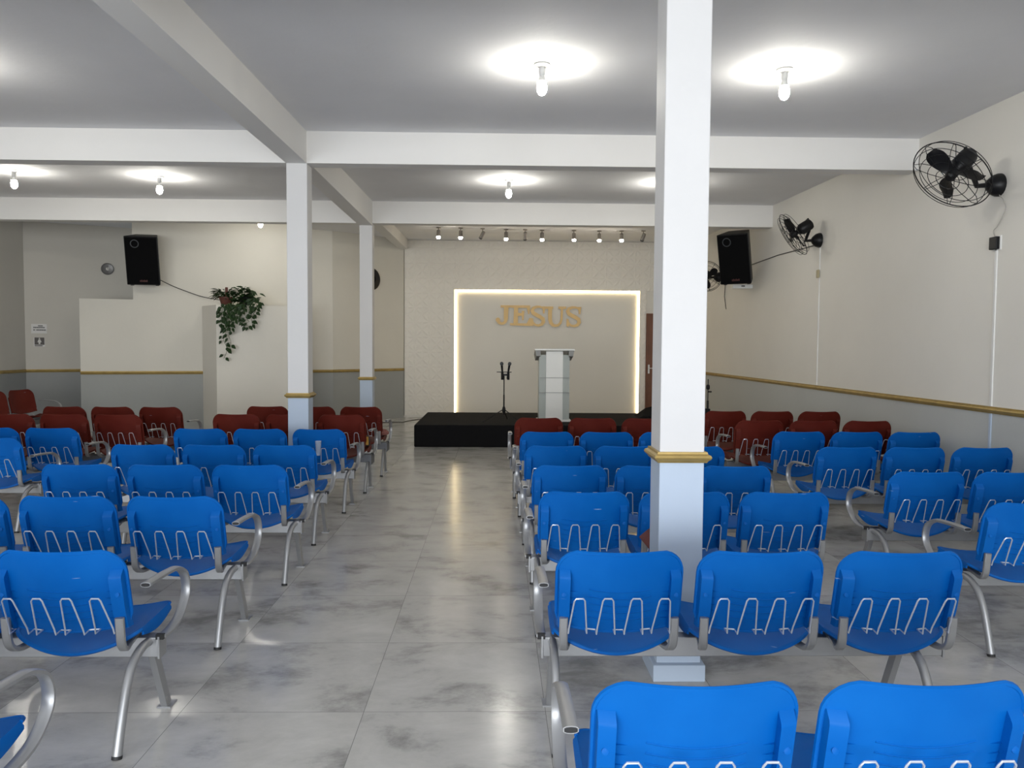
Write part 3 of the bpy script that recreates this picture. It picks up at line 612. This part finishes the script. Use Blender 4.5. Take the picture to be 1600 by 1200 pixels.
# ------------------------------------------------------------------ wall fans
def fan(base, hub, n, R_, label, blade0):
    n = Vector(n).normalized(); hub = Vector(hub); base = Vector(base)
    o = thing('wall_fan', label, 'fan', base, 0, 'black wall fans'); F_ = frame(n); loc = T(*(hub-base)) @ F_
    MB().lathe([(.10, 0), (.10, .02), (.085, .06), (.05, .10), (.03, .115)], frame((-1, 0, 0)), 20).build('base', M['black'], o)
    motor_c = loc @ Vector((0, 0, -.17))
    MB().tube([(-.09, 0, 0), (-.20, 0, -.01), tuple(loc @ Vector((0, -.07, -.20))), tuple(loc @ Vector((0, -.02, -.16)))], .022, 8).build('arm', M['black'], o)
    MB().lathe([(.03, -.29), (.065, -.275), (.075, -.25), (.078, -.13), (.06, -.10), (.03, -.06)], loc, 18).build('motor', M['black'], o)
    MB().lathe([(.012, -.10), (.03, -.055), (.045, -.04), (.045, .03), (.03, .045)], loc, 18).build('hub', M['black'], o)
    MB().lathe([(.008, -.31), (.008, -.29)], loc @ T(.0, .07, .05), 8).lathe([(.012, -.33), (.012, -.31)], loc @ T(.0, .07, .05), 8).build('oscillation_knob', M['black'], o)
    for k in range(3):
        a0 = blade0+k*2*PI/3; b = MB()
        def fn(u, v):
            r = .035+(.80*R_-.035)*v; wd = (.018+.050*math.sin(PI*min(1, v*1.02)**1.1*.80)); wd *= math.sqrt(max(0.02, 1-max(0, (v-.75)/.25)**2*.8))
            q = u*wd*R_/.3+.02*v; x = r; y = q; z = -.01+u*.03*(1-.2*v)
            c, s = math.cos(a0), math.sin(a0); P_ = loc @ Vector((x*c-y*s, x*s+y*c, z)); nn = loc.to_3x3() @ Vector((s*.3, -c*.3, 1))
            return P_, nn
        b.sheet(fn, [-1+i/4 for i in range(9)], [i/8 for i in range(9)], .005).build('blade', M['black'], o)
    cg = MB(); D_ = .075
    for z, rr in ((D_*.55, (.30, .52, .74, .92)), (-D_*.55, (.30, .93))):
        for q in rr:
            zz = z*(1.15-.35*q*q)*1.3; cg.tube([loc @ Vector((R_*q*math.cos(a), R_*q*math.sin(a), zz)) for a in [2*PI*i/48 for i in range(48)]], .0032, 5, closed=True)
    cg.tube([loc @ Vector((R_*math.cos(a), R_*math.sin(a), 0)) for a in [2*PI*i/48 for i in range(48)]], .005, 6, closed=True)
    for i in range(8):
        a = 2*PI*i/8+.2
        pts = [loc @ Vector((R_*q*math.cos(a), R_*q*math.sin(a), z)) for q, z in ((.13, D_*.75), (.5, D_*.72), (.85, D_*.5), (1, 0), (.85, -D_*.5), (.5, -D_*.65), (.2, -D_*.75))]
        cg.tube(pts, .0032, 5)
    cg.build('wire_cage', M['black'], o)
    return o
fan((4.40, 6.79, 3.05), (3.85, 6.58, 3.085), (-.686, -.219, -.694), .335, 'large black wall fan nearest on the right wall, blades in view', 1.72)
fan((4.40, 10.56, 3.08), (4.01, 10.51, 3.145), (-.828, .132, -.545), .315, 'black wall fan seen edge-on, middle of the right wall', 1.0)
fan((4.40, 15.3, 3.0), (4.05, 14.95, 2.98), (-.35, -.90, -.22), .29, 'black wall fan at the back, half hidden by right loudspeaker', .5)

# ------------------------------------------------------------------ small wall fittings
sw = thing('fan_switch', 'small black switch box on right wall under the nearest fan', 'switch', (4.4, 6.79, 2.545))
MB().box(-.045, 0, -.05, .05, -.055, .055).build('box', M['black'], sw, bevel=.006); MB().box(-.012, 0, -.062, .045, -.062, .062).build('back_plate', M['white'], sw, smooth=False)
tag(MB().tube(smooth_path([(4.38, 6.77, 2.97), (4.385, 6.70, 2.90), (4.39, 6.68, 2.82), (4.39, 6.77, 2.70), (4.39, 6.83, 2.66), (4.385, 6.80, 2.60)], 4), .004, 6).build('fan_wire', M['palecable']), 'thin pale wire from nearest fan down to its switch box', 'wire')
tag(MB().box(4.388, 4.4, 6.775, 6.80, 1.11, 2.49).build('cable_duct', M['white'], smooth=False), 'white cable duct running down from the black switch box', 'duct')
tag(MB().box(4.388, 4.4, 6.775, 6.80, .0, 1.045).build('cable_duct', M['column'], smooth=False), 'grey painted duct below the gold moulding near the right edge', 'duct')
tag(MB().box(4.39, 4.4, 10.53, 10.55, 1.11, 2.98).build('cable_duct', M['white'], smooth=False), 'white cable duct running down from the middle fan', 'duct')
tag(MB().box(4.36, 4.39, 10.51, 10.57, 2.57, 2.68).build('wall_plug', M['plug'], bevel=.008), 'small beige plug on the duct below the middle fan', 'plug')
# small signs, clock, round black disc
def wall_mat(p0, p1, at, z, proud=0):
    d = Vector((p1[0]-p0[0], p1[1]-p0[1], 0)).normalized(); n = Vector((d.y, -d.x, 0)); q = Vector((p0[0], p0[1], 0))+d*at+n*proud
    return Matrix(((d.x, 0, n.x, q.x), (d.y, 0, n.y, q.y), (0, 1, 0, z), (0, 0, 0, 1)))
A0, A1 = (-9.0, 15.1), (-6.3, 16.62)
sg = thing('paper_sign', 'white paper notice with lines of dark lettering, above dark sign', 'sign'); sg.matrix_world = wall_mat(A0, A1, .235, 1.895)
MB().box(-.135, .125, -.095, .085, 0, .006).build('sheet', M['paper'], sg, smooth=False)
b = MB()
for row, x0, x1, z in (('a', -.02, .05, .05), ('b', -.10, .09, .018), ('c', -.10, -.07, -.03), ('c', -.05, .10, -.03)):
    x = x0
    while x < x1:
        wd = .012; b.box(x, x+wd, z-.011, z+.011, .006, .008); x += .016
b.build('lettering', M['ink'], sg, smooth=False)
sg = thing('restroom_sign', 'dark square sign with a pale standing figure, under the notice', 'sign'); sg.matrix_world = wall_mat(A0, A1, .232, 1.645)
MB().box(-.095, .09, -.10, .075, 0, .006).build('backing', M['paper'], sg, smooth=False)
MB().box(-.082, .082, -.065, .075, .006, .009).build('plate', M['sign'], sg, smooth=False)
b = MB().plate([(.012*math.cos(2*PI*i/12), .055+.012*math.sin(2*PI*i/12)) for i in range(12)], T(0, 0, .009), .002)
b.plate([(-.014, .038), (-.034, -.012), (-.016, -.02), (-.014, -.052), (.014, -.052), (.016, -.02), (.034, -.012), (.014, .038)], T(0, 0, .009), .002); b.build('figure', M['figure'], sg, smooth=False)
MB().box(-.082, .05, -.092, -.075, .006, .008).build('caption', M['sign'], sg, smooth=False)
ck = thing('wall_clock', 'small round grey wall clock left of the left loudspeaker', 'clock'); ck.matrix_world = wall_mat(A0, A1, 1.42, 3.10)
MB().lathe([(.115, 0), (.115, .03), (.105, .038), (.088, .032)], seg=28).build('rim', M['metalgrey'], ck)
MB().lathe([(.088, .02), (.088, .028)], seg=28).build('face', M['face'], ck); MB().lathe([(.03, .028), (.03, .034), (.026, .034)], seg=20).build('centre_dial', M['figure'], ck)
MB().box(-.004, .004, 0, .07, .034, .037).box(0, .05, -.004, .004, .034, .037).build('hands', M['ink'], ck, smooth=False)
dk = thing('wall_disc', 'round black disc on angled wall, mostly behind the far column', 'disc'); dk.matrix_world = wall_mat((-3.35, 16.1), (-2.06, 17.5), .96, 3.03)
MB().lathe([(.20, 0), (.24, .02), (.24, .05), (.21, .07)], seg=32).build('rim', M['black'], dk); MB().lathe([(.205, .05), (.205, .06), (.05, .075)], seg=32).build('face', M['grille'], dk)

# ------------------------------------------------------------------ plants on the ledge
def leafmesh(b, P_, d, up, L_, W_):
    d = Vector(d).normalized(); sx = d.cross(Vector(up)).normalized(); nn = sx.cross(d).normalized(); P_ = Vector(P_)
    row = ((0, .05), (.18, .75), (.42, 1), (.72, .62), (1, .02)); vs = []
    for t_, wv in row:
        c = P_+d*L_*t_-nn*L_*.25*t_*t_
        vs += [c-sx*W_*wv/2+nn*W_*.12*wv, c-nn*W_*.08*wv, c+sx*W_*wv/2+nn*W_*.12*wv]
    fs = []
    for i in range(4):
        for j in range(2): a = i*3+j; fs.append((a, a+1, a+4, a+3))
    b.add(vs, fs)
R = random.Random(3)
LZT = 2.325
pt = thing('potted_plant', 'bushy green plant in brown pot on the white ledge, left one', 'plant', (-4.93, 14.40, LZT))
MB().lathe([(.085, 0), (.09, .005), (.125, .12), (.135, .125), (.135, .15), (.12, .15)], seg=20).build('pot', M['terra'], pt)
MB().lathe([(.11, .13), (.11, .14)], seg=16).tube([(0, 0, .13), (0, .01, .33)], .025, 8).build('moss_pole', M['terra'], pt)
b = MB()
for i in range(85):
    a = R.uniform(0, 2*PI); r = R.uniform(.02, .12); e = R.uniform(-.2, .9)
    hx = R.uniform(.08, .24) if math.cos(a) < .2 else R.uniform(.06, .15)
    q = (math.cos(a)*r-.02, math.sin(a)*r*.6, .15+R.uniform(0, .10)); d = (math.cos(a), math.sin(a)*.6-.15, e)
    b.tube([q, (q[0]+d[0]*hx*.5, q[1]+d[1]*hx*.5, q[2]+d[2]*hx*.5)], .003, 4)
    leafmesh(b, (q[0]+d[0]*hx*.45, q[1]+d[1]*hx*.45, q[2]+d[2]*hx*.45), (d[0], d[1], d[2]-.35), (0, 0, 1), R.uniform(.09, .15), R.uniform(.035, .06))
b.build('foliage', M['leaf'], pt, fix=False)
tp = thing('trailing_plant', 'trailing vine plant spilling over the white ledge, long hanging strands', 'plant', (-4.60, 14.48, LZT))
MB().lathe([(.09, 0), (.13, .13), (.138, .15), (.12, .15)], seg=20).build('pot', M['black'], tp)
b = MB(); vb = MB()
for i in range(150):     # crown
    a = R.uniform(0, 2*PI); r = abs(R.gauss(0, .12)); z = .10+R.uniform(-.05, .24)*(1-r*1.6)
    leafmesh(b, (math.cos(a)*r, math.sin(a)*r*.6-.06, z), (math.cos(a), math.sin(a)-.3, R.uniform(-.6, .7)), (R.uniform(-.3, .3), -.5, 1), R.uniform(.09, .13), R.uniform(.06, .09))
strands = [[(-.20, -.20, .05), (-.28, -.33, -.10), (-.25, -.34, -.45), (-.30, -.34, -.62), (-.24, -.34, -.80), (-.30, -.34, -.97)], [(-.15, -.2, .05), (-.20, -.33, -.15), (-.22, -.34, -.5), (-.17, -.34, -.68), (-.25, -.34, -.84)],
           [(-.08, -.2, .05), (-.12, -.32, -.1), (-.15, -.34, -.33), (-.12, -.34, -.5)], [(0, -.15, .05), (-.02, -.28, -.12), (.02, -.3, -.25), (.10, -.3, -.36), (.17, -.3, -.40)], [(.08, -.15, .05), (.13, -.28, -.08), (.17, -.28, -.22), (.2, -.28, -.36)],
           [(.1, -.1, .1), (.22, -.22, .06), (.27, -.25, -.02), (.25, -.26, -.10), (.19, -.27, -.2)], [(-.25, -.15, .05), (-.3, -.33, -.05), (-.33, -.35, -.2), (-.32, -.35, -.38)], [(.12, -.1, .12), (.24, -.2, .12), (.30, -.22, .05), (.28, -.23, -.02)],
           [(-.2, -.2, .05), (-.24, -.33, -.1), (-.18, -.35, -.25), (-.22, -.35, -.42)], [(-.05, -.2, .05), (-.08, -.31, -.05), (-.06, -.33, -.2), (-.1, -.33, -.3)], [(.03, -.2, .05), (.06, -.30, -.08), (.08, -.3, -.2), (.15, -.3, -.3)]]
for sN, s_ in enumerate(strands):
    pth = smooth_path(s_, 6); vb.tube(pth, .0035, 5)
    acc = 0
    for i in range(1, len(pth)):
        acc += (pth[i]-pth[i-1]).length
        low = pth[i].z < -.45
        if acc > (.055 if low else .026):
            acc = 0; a = R.uniform(0, 2*PI); q = pth[i]+Vector((math.cos(a)*.04, -.012-abs(math.sin(a))*.03, R.uniform(-.02, .02)))
            vb.tube([pth[i], q], .002, 4)
            leafmesh(b, q, (math.cos(a)*.7, -.25, -.6+R.uniform(-.3, .3)), (0, -1, .35), R.uniform(.07, .105), R.uniform(.05, .072))
b.build('foliage', M['leaf'], tp, fix=False); vb.build('vines', M['vine'], tp)
